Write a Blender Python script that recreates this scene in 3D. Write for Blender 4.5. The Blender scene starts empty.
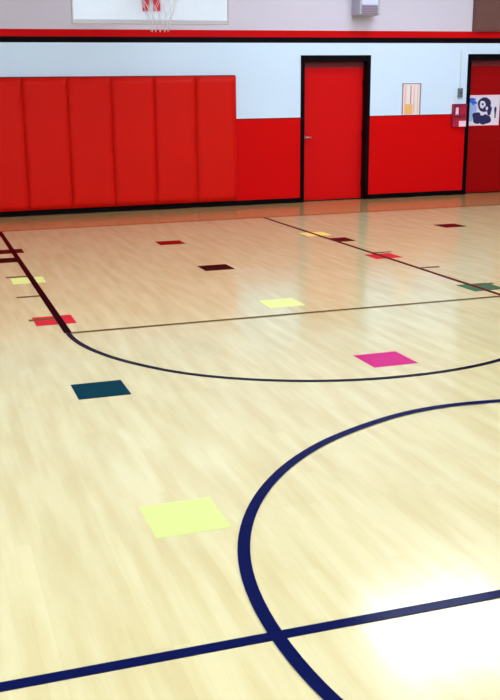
import bpy, bmesh, math, random
from mathutils import Vector, Matrix
random.seed(7)
sc = bpy.context.scene
COL = sc.collection
PI = math.pi

# ------------------------------------------------------------------ materials
def s2l(c):
    return tuple(((v/255)/12.92 if v/255 <= .04045 else ((v/255+.055)/1.055)**2.4) for v in c)

def mat(name, rgb, rough=.5, metal=0., spec=.5, bump=0., ior=1.5, bscale=60., emit=None, strength=0., tint=.04):
    m = bpy.data.materials.new(name); m.use_nodes = True
    nt = m.node_tree; N = nt.nodes; L = nt.links
    b = N['Principled BSDF']
    c = s2l(rgb)
    tc = N.new('ShaderNodeTexCoord')
    nz = N.new('ShaderNodeTexNoise'); nz.inputs['Scale'].default_value = 3.0; nz.inputs['Detail'].default_value = 3
    L.new(tc.outputs['Object'], nz.inputs['Vector'])
    mx = N.new('ShaderNodeMix'); mx.data_type = 'RGBA'
    mx.inputs[6].default_value = (*[v*(1-tint) for v in c], 1)
    mx.inputs[7].default_value = (*[min(1, v*(1+tint)) for v in c], 1)
    L.new(nz.outputs['Fac'], mx.inputs[0]); L.new(mx.outputs[2], b.inputs['Base Color'])
    b.inputs['Roughness'].default_value = rough
    b.inputs['Metallic'].default_value = metal
    b.inputs['Specular IOR Level'].default_value = spec
    b.inputs['IOR'].default_value = ior
    if bump:
        n2 = N.new('ShaderNodeTexNoise'); n2.inputs['Scale'].default_value = bscale
        L.new(tc.outputs['Object'], n2.inputs['Vector'])
        bp = N.new('ShaderNodeBump'); bp.inputs['Strength'].default_value = bump; bp.inputs['Distance'].default_value = .01
        L.new(n2.outputs['Fac'], bp.inputs['Height']); L.new(bp.outputs['Normal'], b.inputs['Normal'])
    if emit:
        b.inputs['Emission Color'].default_value = (*emit, 1)
        b.inputs['Emission Strength'].default_value = strength
    return m

FLOOR_ROUGH = .15
LI = 1.07 # paint sheen
def floor_material():
    m = bpy.data.materials.new('maple_strip_floor'); m.use_nodes = True
    nt = m.node_tree; N = nt.nodes; L = nt.links; b = N['Principled BSDF']
    tc = N.new('ShaderNodeTexCoord')
    mp = N.new('ShaderNodeMapping'); mp.inputs['Rotation'].default_value = (0, 0, PI/2)
    L.new(tc.outputs['Object'], mp.inputs['Vector'])
    br = N.new('ShaderNodeTexBrick')
    br.inputs['Scale'].default_value = 1.0
    br.inputs['Brick Width'].default_value = 0.85
    br.inputs['Row Height'].default_value = 0.057
    br.inputs['Mortar Size'].default_value = 0.0006
    br.inputs['Mortar Smooth'].default_value = .6
    br.inputs['Bias'].default_value = 0.1
    br.offset = .37; br.offset_frequency = 3
    br.inputs['Color1'].default_value = (*s2l((196, 188, 147)), 1)
    br.inputs['Color2'].default_value = (*s2l((191, 182, 140)), 1)
    br.inputs['Mortar'].default_value = (*s2l((184, 172, 130)), 1)
    L.new(mp.outputs['Vector'], br.inputs['Vector'])
    # long streaks that run with the strips
    m2 = N.new('ShaderNodeMapping'); m2.inputs['Scale'].default_value = (9.0, 1.1, 1)
    L.new(tc.outputs['Object'], m2.inputs['Vector'])
    nz = N.new('ShaderNodeTexNoise'); nz.inputs['Scale'].default_value = 1.3; nz.inputs['Detail'].default_value = 5
    L.new(m2.outputs['Vector'], nz.inputs['Vector'])
    rp = N.new('ShaderNodeValToRGB')
    rp.color_ramp.elements[0].position = .36; rp.color_ramp.elements[0].color = (*s2l((222, 204, 164)), 1)
    rp.color_ramp.elements[1].position = .62; rp.color_ramp.elements[1].color = (1, 1, 1, 1)
    L.new(nz.outputs['Fac'], rp.inputs['Fac'])
    mx = N.new('ShaderNodeMix'); mx.data_type = 'RGBA'; mx.blend_type = 'MULTIPLY'; mx.inputs[0].default_value = .32
    L.new(br.outputs['Color'], mx.inputs[6]); L.new(rp.outputs['Color'], mx.inputs[7])
    # darker, more amber band of floor beyond the end line
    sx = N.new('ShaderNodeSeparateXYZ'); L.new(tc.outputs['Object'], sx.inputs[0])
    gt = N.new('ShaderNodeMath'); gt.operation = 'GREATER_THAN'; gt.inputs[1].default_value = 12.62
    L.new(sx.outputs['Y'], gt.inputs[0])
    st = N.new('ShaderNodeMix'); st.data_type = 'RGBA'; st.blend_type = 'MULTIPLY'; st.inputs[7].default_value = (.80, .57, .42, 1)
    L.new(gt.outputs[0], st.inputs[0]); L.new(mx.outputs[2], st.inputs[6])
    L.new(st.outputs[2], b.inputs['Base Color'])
    b.inputs['Roughness'].default_value = FLOOR_ROUGH
    b.inputs['IOR'].default_value = 1.55
    b.inputs['Specular IOR Level'].default_value = .5
    n3 = N.new('ShaderNodeTexNoise'); n3.inputs['Scale'].default_value = 7; n3.inputs['Detail'].default_value = 2
    L.new(tc.outputs['Object'], n3.inputs['Vector'])
    bp = N.new('ShaderNodeBump'); bp.inputs['Strength'].default_value = .018; bp.inputs['Distance'].default_value = .01
    L.new(n3.outputs['Fac'], bp.inputs['Height']); L.new(bp.outputs['Normal'], b.inputs['Normal'])
    return m

def wall_material():
    """painted block wall: red dado, cool white, black and red stripes, grey above"""
    m = bpy.data.materials.new('painted_gym_wall'); m.use_nodes = True
    nt = m.node_tree; N = nt.nodes; L = nt.links; b = N['Principled BSDF']
    tc = N.new('ShaderNodeTexCoord'); sp = N.new('ShaderNodeSeparateXYZ')
    L.new(tc.outputs['Object'], sp.inputs[0])
    bands = [(1.322, (120, 14, 22)), (1.338, (208, 232, 254)), (2.462, (9, 2, 8)),
             (2.545, (196, 8, 12)), (2.646, (204, 200, 216))]
    cur = None
    base = N.new('ShaderNodeRGB'); base.outputs[0].default_value = (*s2l((204, 5, 6)), 1)
    cur = base.outputs[0]
    for z, c in bands:
        g = N.new('ShaderNodeMath'); g.operation = 'GREATER_THAN'; g.inputs[1].default_value = z
        L.new(sp.outputs['Z'], g.inputs[0])
        mx = N.new('ShaderNodeMix'); mx.data_type = 'RGBA'; mx.inputs[7].default_value = (*s2l(c), 1)
        L.new(g.outputs[0], mx.inputs[0]); L.new(cur, mx.inputs[6]); cur = mx.outputs[2]
    L.new(cur, b.inputs['Base Color'])
    b.inputs['Roughness'].default_value = .55
    b.inputs['IOR'].default_value = 1.15
    nz = N.new('ShaderNodeTexNoise'); nz.inputs['Scale'].default_value = 90
    L.new(tc.outputs['Object'], nz.inputs['Vector'])
    bp = N.new('ShaderNodeBump'); bp.inputs['Strength'].default_value = .12; bp.inputs['Distance'].default_value = .003
    L.new(nz.outputs['Fac'], bp.inputs['Height']); L.new(bp.outputs['Normal'], b.inputs['Normal'])
    return m

M = dict(
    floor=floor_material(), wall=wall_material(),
    ceiling=mat('ceiling_paint', (222, 224, 226), .8),
    navy=mat('navy_line_paint', (9, 16, 60), FLOOR_ROUGH, spec=.5, ior=LI),
    arc_navy=mat('dark_navy_line_paint', (12, 12, 34), FLOOR_ROUGH, spec=.5, ior=LI),
    black_paint=mat('black_line_paint', (9, 3, 9), FLOOR_ROUGH, spec=.25, ior=1.06),
    rust_paint=mat('brown_line_paint', (82, 26, 26), FLOOR_ROUGH, spec=.25, ior=1.06),
    rust_end=mat('orange_brown_line_paint', (150, 66, 30), FLOOR_ROUGH, spec=.5, ior=LI),
    olive_paint=mat('olive_line_paint', (92, 72, 40), FLOOR_ROUGH, spec=.5, ior=LI),
    black=mat('black_frame_paint', (4, 3, 7), .4, spec=.5, ior=1.15),
    rubber=mat('black_rubber_base', (4, 3, 7), .5, spec=.5, ior=1.15),
    door_red=mat('red_door_paint', (206, 8, 10), .42, ior=1.2),
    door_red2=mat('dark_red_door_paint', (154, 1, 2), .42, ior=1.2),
    vinyl=mat('red_pad_vinyl', (206, 20, 8), .45, ior=1.2, bump=.25, bscale=9),
    backing=mat('maroon_backing', (110, 8, 22), .6),
    metal=mat('brushed_metal', (190, 180, 185), .3, metal=.9),
    dark_metal=mat('dark_metal', (60, 60, 66), .4, metal=.6),
    steel_paint=mat('grey_steel_paint', (150, 150, 158), .45),
    board=mat('white_backboard', (206, 218, 232), .25),
    board_frame=mat('grey_board_frame', (176, 172, 178), .4),
    rim=mat('red_rim_enamel', (196, 22, 44), .35),
    net=mat('white_net_cord', (196, 196, 204), .8),
    cream=mat('cream_paper', (236, 226, 228), .7),
    peach=mat('peach_print', (230, 196, 180), .7),
    tan=mat('tan_print', (168, 120, 104), .7),
    amber=mat('amber_print', (236, 186, 112), .7),
    frame_tan=mat('brown_grey_edging', (150, 130, 140), .5),
    greygreen=mat('grey_green_plate', (84, 108, 112), .4),
    conduit=mat('pale_conduit', (206, 222, 232), .4),
    magenta=mat('magenta_red_box', (178, 14, 56), .4),
    magenta_dark=mat('dark_magenta_box', (112, 10, 50), .4),
    pinkwhite=mat('pink_white_paper', (246, 206, 230), .6),
    poster_white=mat('poster_white', (226, 224, 240), .5),
    poster_edge=mat('poster_edge', (246, 214, 232), .5),
    poster_blue=mat('poster_blue', (40, 96, 216), .5),
    poster_sky=mat('poster_sky', (150, 184, 236), .5),
    poster_navy=mat('poster_navy', (18, 20, 84), .5),
    lavender=mat('lavender_front', (206, 212, 250), .4),
    box_grey=mat('box_grey', (172, 174, 190), .5),
    box_mauve=mat('box_mauve', (136, 120, 140), .5),
    brown=mat('brown_panel', (100, 64, 56), .6, tint=.25),
    lens=mat('lamp_lens', (255, 255, 255), .5, emit=(.86, .95, 1.08), strength=15.5),
    sq_yellow=mat('spot_yellow', (182, 204, 120), FLOOR_ROUGH, spec=.5, ior=LI, tint=.01),
    sq_gold=mat('spot_gold', (232, 204, 110), FLOOR_ROUGH, spec=.5, ior=LI, tint=.01),
    sq_pale=mat('spot_pale_yellow', (200, 210, 126), FLOOR_ROUGH, spec=.5, ior=LI, tint=.01),
    sq_teal=mat('spot_teal', (0, 44, 56), FLOOR_ROUGH, spec=.25, ior=1.06, tint=.01),
    sq_pink=mat('spot_pink', (172, 32, 104), FLOOR_ROUGH, spec=.5, ior=LI, tint=.01),
    sq_red=mat('spot_red', (176, 38, 48), FLOOR_ROUGH, spec=.25, ior=1.06, tint=.01),
    sq_dred=mat('spot_dark_red', (130, 10, 14), FLOOR_ROUGH, spec=.25, ior=1.06, tint=.01),
    sq_black=mat('spot_black', (18, 8, 8), FLOOR_ROUGH, spec=.25, ior=1.06, tint=.01),
    sq_maroon=mat('spot_maroon', (66, 6, 14), FLOOR_ROUGH, spec=.25, ior=1.06, tint=.01),
    sq_green=mat('spot_green', (52, 92, 66), FLOOR_ROUGH, spec=.5, ior=LI, tint=.01),
)

# ------------------------------------------------------------------ helpers
def box(bm, x0, x1, y0, y1, z0, z1):
    vs = [bm.verts.new(p) for p in ((x0,y0,z0),(x1,y0,z0),(x1,y1,z0),(x0,y1,z0),(x0,y0,z1),(x1,y0,z1),(x1,y1,z1),(x0,y1,z1))]
    for f in ((0,3,2,1),(4,5,6,7),(0,1,5,4),(1,2,6,5),(2,3,7,6),(3,0,4,7)):
        bm.faces.new([vs[i] for i in f])

def tube(bm, pts, r, n=10, closed=False, caps=True):
    pts = [Vector(p) for p in pts]; rings = []
    k = len(pts)
    for i, p in enumerate(pts):
        if closed: t = pts[(i+1) % k]-pts[i-1]
        else: t = pts[min(i+1, k-1)]-pts[max(i-1, 0)]
        t.normalize()
        a = Vector((0,0,1)) if abs(t.z) < .9 else Vector((1,0,0))
        u = t.cross(a).normalized(); v = t.cross(u)
        rings.append([bm.verts.new(p+(u*math.cos(2*PI*j/n)+v*math.sin(2*PI*j/n))*r) for j in range(n)])
    for i in range(k if closed else k-1):
        a, b = rings[i], rings[(i+1) % k]
        for j in range(n): bm.faces.new((a[j], a[(j+1) % n], b[(j+1) % n], b[j]))
    if not closed and caps:
        bm.faces.new(rings[0][::-1]); bm.faces.new(rings[-1])

def obj(name, bm, m, parent=None, bevel=0., smooth=False, seg=2):
    bmesh.ops.recalc_face_normals(bm, faces=bm.faces)
    me = bpy.data.meshes.new(name); bm.to_mesh(me); bm.free()
    me.materials.append(m)
    if smooth:
        for p in me.polygons: p.use_smooth = True
    o = bpy.data.objects.new(name, me); COL.objects.link(o)
    if bevel:
        md = o.modifiers.new('bevel', 'BEVEL'); md.width = bevel; md.segments = seg; md.limit_method = 'ANGLE'
    if parent: o.parent = parent
    return o

def tag(o, label, cat, group=None):
    o['label'] = label; o['category'] = cat
    if group: o['group'] = group
    return o

def thing(name, label, cat, loc=(0,0,0), group=None):
    o = bpy.data.objects.new(name, None); COL.objects.link(o); o.location = loc
    o.empty_display_size = .1
    return tag(o, label, cat, group)

def struct(name, bm, m, label=None, **k):
    o = obj(name, bm, m, **k); o['kind'] = 'structure'
    if label: o['label'] = label
    return o

def bx(*a):
    bm = bmesh.new(); box(bm, *a); return bm

# ------------------------------------------------------------------ dimensions (metres)
D = 14.245                     # back wall plane
XL, XR, YB, ZC = -9.0, 15.0, -9.0, 6.3
LX, RX = 0.94, 4.604           # lane edges
FT = 6.737                     # free-throw line
BL = 12.60                     # far end of the lane lines
CX, CY, R = 2.78, 2.501, 1.83  # centre circle

# ------------------------------------------------------------------ the room
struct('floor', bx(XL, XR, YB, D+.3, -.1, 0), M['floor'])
struct('ceiling', bx(XL, XR, YB, D+.3, ZC, ZC+.1), M['ceiling'])
D1 = (5.82, 7.014, 2.277)      # opening incl. frame
D2 = (8.776, 9.97, 2.292)
bm = bmesh.new()
box(bm, XL, D1[0], D, D+.3, 0, ZC)
box(bm, D1[0], D1[1], D, D+.3, D1[2], ZC)
box(bm, D1[1], D2[0], D, D+.3, 0, ZC)
box(bm, D2[0], D2[1], D, D+.3, D2[2], ZC)
box(bm, D2[1], XR, D, D+.3, 0, ZC)
struct('wall_back', bm, M['wall'])
struct('wall_left', bx(XL-.2, XL, YB, D+.3, 0, ZC), M['wall'])
struct('wall_right', bx(XR, XR+.2, YB, D+.3, 0, ZC), M['wall'])
struct('wall_front', bx(XL, XR, YB-.2, YB, 0, ZC), M['wall'])
bm = bmesh.new()
for a, b in ((XL, D1[0]-.001), (D1[1]+.001, D2[0]-.001), (D2[1]+.001, XR)):
    box(bm, a, b, D-.012, D, 0, .078)
struct('baseboard_back', bm, M['rubber'], bevel=.003)

def door(name, dims, leafmat, label, fw=.062, rec=.13, side=1):
    x0, x1, zt = dims
    r = bpy.data.objects.new(name, None); COL.objects.link(r); r.location = ((x0+x1)/2, D, 0)
    r['kind'] = 'structure'; r['label'] = label
    cx = (x0+x1)/2; w = (x1-x0)/2
    bm = bmesh.new()
    y0, y1 = -.02, rec+.06
    box(bm, -w, -w+fw, y0, y1, 0, zt)
    box(bm, w-fw, w, y0, y1, 0, zt)
    box(bm, -w+fw, w-fw, y0, y1, zt-fw*1.5, zt)
    box(bm, -w+fw, w-fw, rec-.03, y1, 0, .014)
    obj('door_frame', bm, M['black'], r, bevel=.004)
    bm = bx(-w+fw, w-fw, rec, rec+.045, .014, zt-fw*1.5-.09)
    leaf = obj('door_leaf', bm, leafmat, r, bevel=.002)
    # dark red strip over the leaf, shadow of the recess put in as colour
    obj('head_shade_strip', bx(-w+fw, w-fw, rec-.012, rec+.045, zt-fw*1.5-.09, zt-fw*1.5), M['backing'], r, bevel=.002)
    # lever handle on a rose
    bm = bmesh.new()
    hx = side*(-w+fw+.055)
    bmesh.ops.create_cone(bm, cap_ends=True, segments=20, radius1=.03, radius2=.028, depth=.012,
        matrix=Matrix.Translation((hx, rec-.006, 1.02)) @ Matrix.Rotation(PI/2, 4, 'X'))
    tube(bm, [(hx, rec-.006, 1.02), (hx, rec-.05, 1.02)], .011)
    tube(bm, [(hx-side*.005, rec-.05, 1.02), (hx+side*.05, rec-.052, 1.02), (hx+side*.11, rec-.046, 1.017)], .0105)
    obj('door_handle', bm, M['metal'], r, smooth=True)
    bm = bmesh.new()
    for z in (.25, 1.05, 1.85):
        tube(bm, [(side*(w-fw-.004), rec-.006, z-.05), (side*(w-fw-.004), rec-.006, z+.05)], .008, 8)
    obj('hinge', bm, M['black'], r, smooth=True)
    return r
door('door_1', D1, M['door_red'], 'red door in a black frame with a small silver lever at its left edge')
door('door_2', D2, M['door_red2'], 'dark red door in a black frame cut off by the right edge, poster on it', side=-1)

# ------------------------------------------------------------------ wall pads under the hoop
PW = .6455; P0 = 4.735-6*PW
padlab = ['red wall pad farthest left, at the left edge of the picture',
          'red wall pad second from the left of the row below the hoop',
          'red wall pad third from the left, below left part of backboard',
          'red wall pad fourth from the left, below the right end of backboard',
          'red wall pad next to last on the right of the padded row',
          'red wall pad at the right end, beside the exposed white wall corner']
def make_pad():
    t = thing('wall_pad', '', 'wall pad', (0, D, .085), 'tall red pads on the back wall')
    obj('backing_board', bx(0, PW-.001, -.016, -.001, 0, 1.905), M['backing'], t)
    # cushioned cover: pillowed front
    bm = bmesh.new(); n, k = 8, 20; g = []
    W, H, T = PW-.006, 1.885, .052
    for j in range(k+1):
        row = []
        for i in range(n+1):
            u, v = i/n, j/k
            e = min(1, min(u, 1-u)*PW/.03); f = min(1, min(v, 1-v)*1.9/.03)
            d = .92+.08*math.sqrt(max(0, 1-(1-e)**2))*math.sqrt(max(0, 1-(1-f)**2))
            wr = .0015*math.sin(u*9+v*23)+.002*math.sin(v*31+u*5)*(v > .85)
            row.append(bm.verts.new((.003+u*W, -.016-T*d-wr*(0 < i < n)*(0 < j < k), .002+v*H)))
        g.append(row)
    for j in range(k):
        for i in range(n): bm.faces.new((g[j][i], g[j][i+1], g[j+1][i+1], g[j+1][i]))
    edge = [g[0][i] for i in range(n+1)]+[g[j][n] for j in range(1, k+1)]+[g[k][i] for i in range(n-1, -1, -1)]+[g[j][0] for j in range(k-1, 0, -1)]
    back = [bm.verts.new((v.co.x, -.016, v.co.z)) for v in edge]
    m_ = len(edge)
    for i in range(m_): bm.faces.new((edge[i], back[i], back[(i+1) % m_], edge[(i+1) % m_]))
    bm.faces.new(back)
    obj('pad_cover', bm, M['vinyl'], t, smooth=True)
    return t
pad = make_pad()
for i in range(6):
    if i == 0: r = pad
    else:
        r = pad.copy(); COL.objects.link(r)
        for ch in list(pad.children):
            c = ch.copy(); COL.objects.link(c); c.parent = r
    r.location = (P0+i*PW, D, .085); r['label'] = padlab[i]

# ------------------------------------------------------------------ things on the back wall
t = thing('wall_chart', 'narrow cream chart with brown vertical bars and an amber block, between the two doors', 'poster', (7.585, D, 1.345))
obj('paper', bx(0, .34, -.008, 0, 0, .495), M['cream'], t)
bm = bmesh.new()
box(bm, 0, .34, -.016, -.008, .48, .495); box(bm, 0, .02, -.016, -.008, 0, .48); box(bm, .32, .34, -.016, -.008, 0, .48)
obj('edging', bm, M['frame_tan'], t)
bm = bmesh.new()
for x, w in ((.045, .03), (.205, .028), (.275, .02)): box(bm, x, x+w, -.010, -.008, .02, .46)
obj('printed_bars', bm, M['peach'], t)
obj('printed_bar', bx(.15, .168, -.010, -.008, .17, .46), M['tan'], t)
obj('amber_block', bx(.05, .195, -.011, -.008, .01, .165), M['amber'], t)

t = thing('wall_switch', 'small grey-green switch box on a thin conduit, left of the poster door', 'switch', (8.645, D, 1.60))
obj('switch_box', bx(-.038, .038, -.045, 0, 0, .15), M['greygreen'], t, bevel=.006)
obj('toggle', bx(-.01, .01, -.06, -.045, .055, .095), M['magenta_dark'], t, bevel=.002)
bm = bmesh.new(); tube(bm, [(0, -.008, .15), (0, -.008, .75)], .007)
obj('conduit', bm, M['conduit'], t, smooth=True)

t = thing('alarm_box', 'magenta-red box with dark frame and a pinkish white slip, left of the poster door', 'alarm', (8.508, D, 1.13))
bm = bmesh.new()
box(bm, 0, .25, -.07, 0, 0, .37)
obj('housing', bm, M['magenta'], t, bevel=.012)
bm = bmesh.new()
box(bm, .0, .25, -.082, -.07, .335, .37); box(bm, 0, .03, -.082, -.07, .14, .335); box(bm, .1, .125, -.082, -.07, .14, .335)
obj('front_frame', bm, M['magenta_dark'], t, bevel=.003)
bm = bmesh.new(); tube(bm, [(.06, -.085, .20), (.06, -.11, .17), (.19, -.11, .17), (.19, -.085, .20)], .012)
obj('pull_handle', bm, M['magenta_dark'], t, smooth=True)
obj('slip', bx(.11, .235, -.078, -.07, .005, .095), M['pinkwhite'], t)
obj('window_strip', bx(.04, .09, -.076, -.07, .19, .31), M['pinkwhite'], t)

# poster on door_2, an abstract dark figure on pale ground with a blue splash
yd = D+.13
t = thing('poster', 'white poster with blue splash and dark navy shapes on the dark red door', 'poster', (8.845, yd, 1.135))
obj('paper', bx(0, .66, -.004, 0, 0, .50), M['poster_white'], t)
obj('border', bx(0, .66, -.007, -.004, .475, .50), M['poster_edge'], t)
obj('border', bx(0, .66, -.007, -.004, 0, .02), M['poster_edge'], t)
def blob(bm, cx, cz, rx, rz, y, n=26, jit=.0, ph=0.):
    f = []; b = []
    for i in range(n):
        a = 2*PI*i/n; q = 1+jit*math.sin(3*a+ph)+jit*.6*math.sin(5*a+ph*2)
        f.append(bm.verts.new((cx+rx*q*math.cos(a), y-.002, cz+rz*q*math.sin(a))))
        b.append(bm.verts.new((cx+rx*q*math.cos(a), -.004, cz+rz*q*math.sin(a))))
    bm.faces.new(f)
    for i in range(n): bm.faces.new((f[i], b[i], b[(i+1) % n], f[(i+1) % n]))
bm = bmesh.new(); blob(bm, .11, .27, .10, .19, -.005, jit=.08, ph=1)
obj('pale_blue_patch', bm, M['poster_sky'], t)
bm = bmesh.new(); blob(bm, .12, .42, .065, .04, -.007, jit=.15); blob(bm, .16, .38, .05, .035, -.0075, jit=.2, ph=2)
obj('blue_splash', bm, M['poster_blue'], t)
bm = bmesh.new()
blob(bm, .36, .345, .125, .12, -.008, jit=.03); blob(bm, .24, .13, .10, .095, -.0084, jit=.12, ph=.6)
blob(bm, .38, .10, .12, .085, -.0088, jit=.08, ph=2.2); blob(bm, .46, .25, .045, .08, -.0092, jit=.1)
obj('navy_figure', bm, M['poster_navy'], t)
bm = bmesh.new()
blob(bm, .325, .345, .055, .062, -.011, jit=.08, ph=1.4); blob(bm, .33, .19, .05, .022, -.0115, jit=.15, ph=1)
blob(bm, .41, .28, .022, .03, -.012)
obj('pale_highlight', bm, M['poster_white'], t)
bm = bmesh.new()
blob(bm, .325, .35, .018, .02, -.014)
obj('navy_mark', bm, M['poster_navy'], t)
bm = bmesh.new(); blob(bm, .58, .22, .018, .10, -.006, jit=.2)
obj('navy_mark', bm, M['poster_navy'], t)

# box fixture above the red stripe
t = thing('wall_speaker', 'pale grey box speaker with lavender front, mounted above the red stripe', 'speaker', (6.665, D, 2.86))
obj('cabinet', bx(0, .345, -.30, 0, 0, .60), M['box_grey'], t, bevel=.01)
obj('front_panel', bx(.03, .30, -.312, -.30, .15, .57), M['lavender'], t, bevel=.004)
bm = bmesh.new()
for k in range(5): box(bm, .03, .30, -.312, -.30, .012+k*.026, .030+k*.026)
obj('lower_grille', bm, M['box_mauve'], t, bevel=.002)

t = thing('wall_panel', 'brown board above the red stripe at the upper right corner of the picture', 'panel', (8.845, D, 2.665))
obj('board', bx(0, 1.75, -.05, 0, 0, 1.5), M['brown'], t, bevel=.006)
bm = bmesh.new()
box(bm, -.02, 1.77, -.06, -.0, -.018, 0); box(bm, -.02, 0, -.06, 0, 0, 1.5); box(bm, 1.75, 1.77, -.06, 0, 0, 1.5); box(bm, -.02, 1.77, -.06, 0, 1.5, 1.52)
obj('edge_trim', bm, M['brown'], t)

# ------------------------------------------------------------------ basketball goal
BX, BY = 2.745, 11.31
t = thing('basketball_goal', 'white basketball backboard with red hoop mount, top left in front of wall', 'basketball hoop', (BX, D, 0))
by = BY-D
obj('backboard', bx(-.915, .93, by, by+.03, 2.545, 3.60), M['board'], t, bevel=.006)
bm = bmesh.new()
box(bm, -.93, .945, by-.006, by+.05, 2.50, 2.545); box(bm, -.93, .945, by-.006, by+.05, 3.60, 3.63)
box(bm, -.93, -.915, by-.006, by+.05, 2.545, 3.60); box(bm, .93, .945, by-.006, by+.05, 2.545, 3.60)
obj('board_frame', bm, M['board_frame'], t, bevel=.004)
RZ = 2.83
bm = bmesh.new()
box(bm, -.105, -.022, by-.02, by, 2.645, RZ+.03); box(bm, .022, .105, by-.02, by, 2.645, RZ+.03)
box(bm, -.105, .105, by-.03, by-.02, RZ-.06, RZ+.03)
box(bm, -.06, .06, by-.16, by-.03, RZ-.03, RZ+.006)
obj('mounting_bracket', bm, M['rim'], t, bevel=.006)
rc = by-.16-.228
bm = bmesh.new(); tube(bm, [(.228*math.cos(a), rc+.228*math.sin(a), RZ) for a in [2*PI*i/48 for i in range(48)]], .009, 10, closed=True)
for s in (-1, 1): tube(bm, [(s*.05, by-.14, RZ-.02), (s*.13, rc+.187, RZ-.004)], .008)
obj('rim', bm, M['rim'], t, smooth=True)
bm = bmesh.new(); K = 12; rows = 6
prof = [(.228, 0), (.205, -.09), (.175, -.18), (.145, -.26), (.118, -.34), (.10, -.43)]
for i in range(K):
    for dr in (-1, 1):
        pts = []
        for j, (rr, dz) in enumerate(prof):
            a = 2*PI*(i+dr*j*.5)/K
            pts.append((rr*math.cos(a), rc+rr*math.sin(a), RZ-.008+dz))
        tube(bm, pts, 0.0028, 5)
obj('net', bm, M['net'], t, smooth=True)
bm = bmesh.new()
for x in (-.55, .55):
    for z in (3.28, 3.52): tube(bm, [(x, by+.03, z), (x, -.01, z+.02)], .025)
    tube(bm, [(x, by+.06, 3.28), (x, -.02, 3.52)], .018)
    box(bm, x-.05, x+.05, by+.03, by+.045, 3.22, 3.58)
    box(bm, x-.06, x+.06, -.012, 0, 3.2, 3.62)
obj('support_arm', bm, M['steel_paint'], t)

# ------------------------------------------------------------------ painted lines
def ribbon(bm, pts, w, z1, closed=False, z0=0.):
    n = len(pts); L_ = []; R_ = []
    for i in range(n):
        if closed: a, b = pts[i-1], pts[(i+1) % n]
        else: a, b = pts[max(i-1, 0)], pts[min(i+1, n-1)]
        d = Vector((b[0]-a[0], b[1]-a[1])).normalized(); nx, ny = -d.y, d.x
        for lst, s in ((L_, .5), (R_, -.5)):
            lst.append((bm.verts.new((pts[i][0]+nx*w*s, pts[i][1]+ny*w*s, z0)), bm.verts.new((pts[i][0]+nx*w*s, pts[i][1]+ny*w*s, z1))))
    for i in range(n if closed else n-1):
        j = (i+1) % n
        bm.faces.new((L_[i][1], R_[i][1], R_[j][1], L_[j][1]))
        bm.faces.new((L_[i][0], L_[i][1], L_[j][1], L_[j][0]))
        bm.faces.new((R_[i][0], R_[j][0], R_[j][1], R_[i][1]))

def line(name, pts, w, z1, m, label, closed=False, group=None, cat='painted line', z0=0.):
    bm = bmesh.new()
    ox, oy = pts[0] if not closed else (CX, CY)
    ribbon(bm, [(x-ox, y-oy) for x, y in pts], w, z1, closed, z0)
    o = obj(name, bm, m); o.location = (ox, oy, 0)
    return tag(o, label, cat, group)

def polar_interp(meas, cx, cy, R0, blend=.35):
    """true circle, hand-taped wobble of a centimetre or two where measured"""
    tab = sorted((math.atan2(y-cy, x-cx) % (2*PI), math.hypot(x-cx, y-cy)) for x, y in meas)
    # smooth
    out = []
    def rad(a):
        sw = sr = 0
        for t_, r_ in tab:
            d = abs((a-t_+PI) % (2*PI)-PI); w = math.exp(-(d/.13)**2)
            sw += w; sr += w*(r_-R0)
        return R0+(sr/(sw+.12))
    return rad

circ = [[2.179,4.218],[1.999,4.146],[1.793,4.039],[1.576,3.876],[1.409,3.71],[1.267,3.529],[1.157,3.349],[1.071,3.167],[1.002,2.948],[.965,2.724],[.953,2.51],[.962,2.332],[.976,2.163],[1.904,4.111],[2.255,4.277],[2.467,4.318],[2.712,4.336],[2.952,4.301]]
rad = polar_interp(circ, CX, CY, R)
pts = []
for i in range(160):
    a = 2*PI*i/160; r = rad(a); pts.append((CX+r*math.cos(a), CY+r*math.sin(a)))
line('center_circle', pts, .048, .0042, M['navy'], z0=.0037, label='large dark navy circle painted on the floor in the foreground', closed=True)
line('division_line', [(-8.9, 2.501), (0, 2.502), (CX, 2.498), (14.9, 2.498)], .044, .0036, M['navy'], 'straight dark navy line crossing the bottom of the picture through the circle')
arcm = [[1.057,6.103],[1.246,5.729],[1.439,5.464],[1.641,5.279],[1.852,5.148],[2.068,5.043],[2.413,4.943],[2.667,4.921],[2.801,4.919],[3.092,4.945],[3.438,5.038]]
AX = (LX+RX)/2; AR = (RX-LX)/2
rad2 = polar_interp(arcm, AX, FT, AR)
pts = [(LX, FT+.0)]
for i in range(1, 60):
    a = PI+PI*i/60; r = rad2(a); k = min(1, i/6, (60-i)/6)
    r = AR+(r-AR)*k; pts.append((AX+r*math.cos(a), FT+r*math.sin(a)))
pts.append((RX, FT))
line('free_throw_arc', pts, .039, .0030, M['arc_navy'], 'thin dark curved arc below the free throw line, between lane and big circle')
line('free_throw_line', [(LX+.025, FT), (RX-.025, FT)], .038, .0036, M['olive_paint'], z0=.0031, label='thin brownish straight free throw line joining the two lane lines')
line('lane_line', [(LX, FT-.001), (LX, BL)], .055, .0040, M['black_paint'], 'dark diagonal lane line running up to the left picture edge', group='lane lines')
line('lane_line', [(RX, FT-.001), (RX, BL)], .042, .0040, M['rust_paint'], 'reddish brown diagonal lane line on the right half of the floor', group='lane lines')
line('end_line', [(-8.9, BL+.026), (14.9, BL+.026)], .05, .0030, M['rust_end'], 'faint reddish brown end line running parallel to the wall close to the baseboard')
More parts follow.
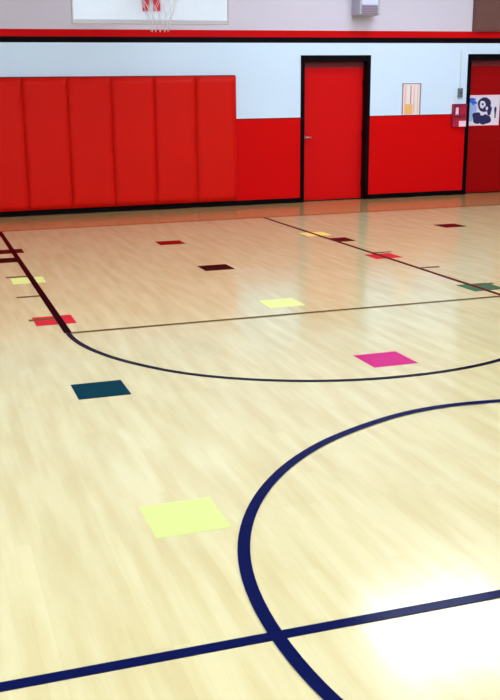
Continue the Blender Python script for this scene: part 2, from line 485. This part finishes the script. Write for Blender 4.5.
# hash marks and blocks outside the lane
for s, x0, side in ((-1, LX-.0275, 'left'), (1, RX+.025, 'right')):
    for Y, nm in ((9.2, 'farthest'), (8.19, 'middle'), (7.255, 'nearest')):
        mm = M['olive_paint']
        o = line('lane_mark', [(x0, Y), (x0+s*.2, Y)], .05, .0030, mm,
                 '%s of three short thin lane marks beside the %s lane line' % (nm, side), group='short lane marks')
    o = line('lane_block', [(x0, 10.24), (x0+s*.2, 10.24)], .30, .0030, M['sq_black'] if s < 0 else M['sq_maroon'],
             'dark block painted just outside the %s lane line, near the wall' % side, group='lane blocks')

# ------------------------------------------------------------------ coloured floor spots (12 inch squares on a grid)
spots = [
    (.908, 3.442, 'sq_yellow', 'large bright yellow square on the floor left of the big navy circle'),
    (.908, 5.287, 'sq_teal', 'dark teal square on the floor left of the free throw arc'),
    (2.765, 5.305, 'sq_pink', 'hot pink square on the floor inside the free throw arc'),
    (2.765, 7.155, 'sq_pale', 'pale yellow square on the floor just beyond the free throw line'),
    (2.765, 8.98, 'sq_black', 'blackish brown square on the floor in the middle of the lane'),
    (2.765, 10.80, 'sq_dred', 'dark red square on the floor inside the lane, close to the pads'),
    (.90, 7.20, 'sq_red', 'red square crossed by the left lane line near its bend'),
    (.90, 8.98, 'sq_pale', 'yellow square crossed by the left lane line'),
    (.90, 10.86, 'sq_maroon', 'maroon square crossed by the left lane line near the wall'),
    (4.62, 10.80, 'sq_gold', 'small far yellow square on the right lane line'),
    (4.62, 8.98, 'sq_red', 'red square split by the reddish brown right lane line'),
    (4.64, 7.15, 'sq_green', 'dark green square on the right lane line at the right picture edge'),
    (6.52, 10.83, 'sq_maroon', 'dark red square alone on the floor near the poster door'),
]
src = None
for x, y, m, lab in spots:
    bm = bx(-.1525, .1525, -.1525, .1525, 0, .0016)
    o = obj('floor_spot', bm, M[m]); o.location = (x, y, 0)
    tag(o, lab, 'floor marker', 'coloured square spots on the gym floor')

# ------------------------------------------------------------------ lamps (high on the ceiling, above the picture)
def lamp():
    t = thing('high_bay_light', '', 'ceiling light', (0, 0, ZC), 'high bay ceiling lights')
    bm = bmesh.new(); box(bm, -1.1, 1.1, -.85, .85, -.34, -.2); box(bm, -.1, .1, -.1, .1, -.2, 0)
    obj('housing', bm, M['steel_paint'], t, bevel=.02)
    obj('lens', bx(-1.04, 1.04, -.79, .79, -.352, -.34), M['lens'], t)
    return t
lp = [(6.75, 10.95)]+[(x, y) for y in (6.8, 2.2, -2.8, -7.2) for x in (-5.0, .2, 5.4, 10.6)]
L0 = lamp()
for i, (x, y) in enumerate(lp):
    if i == 0: r = L0
    else:
        r = L0.copy(); COL.objects.link(r)
        for ch in list(L0.children):
            c = ch.copy(); COL.objects.link(c); c.parent = r
    r.location = (x, y, ZC)
    r['label'] = 'rectangular high bay light hanging from the gym ceiling, out of the picture'

# ------------------------------------------------------------------ camera
f, pit, roll, yaw = 948.016, .24304759, -.01559655, .29730333
cy_, sy_ = math.cos(yaw), math.sin(yaw); cp, sp_ = math.cos(pit), math.sin(pit)
fwd = Vector((sy_*cp, cy_*cp, -sp_)); r0 = Vector((cy_, -sy_, 0)); u0 = r0.cross(fwd)
rt = r0*math.cos(roll)+u0*math.sin(roll); up = -r0*math.sin(roll)+u0*math.cos(roll)
cd = bpy.data.cameras.new('camera'); cam = bpy.data.objects.new('camera', cd); COL.objects.link(cam)
mw = Matrix((( rt.x, up.x, -fwd.x, 0), (rt.y, up.y, -fwd.y, 0), (rt.z, up.z, -fwd.z, 1.64678), (0, 0, 0, 1)))
cam.matrix_world = mw
cd.sensor_fit = 'AUTO'; cd.sensor_width = 36; cd.lens = f/700*36
cd.shift_x = 34.389/700; cd.shift_y = -16.413/700
cd.clip_end = 100
sc.camera = cam

w = bpy.data.worlds.new('world'); sc.world = w; w.use_nodes = True
w.node_tree.nodes['Background'].inputs[0].default_value = (.8, .9, 1, 1)
w.node_tree.nodes['Background'].inputs[1].default_value = .3

vs = sc.view_settings
vs.view_transform = 'Standard'; vs.look = 'None'; vs.gamma = 1; vs.exposure = 0.0
vs.use_curve_mapping = False
sc.cycles.use_denoising = True
sc.cycles.max_bounces = 8; sc.cycles.diffuse_bounces = 6
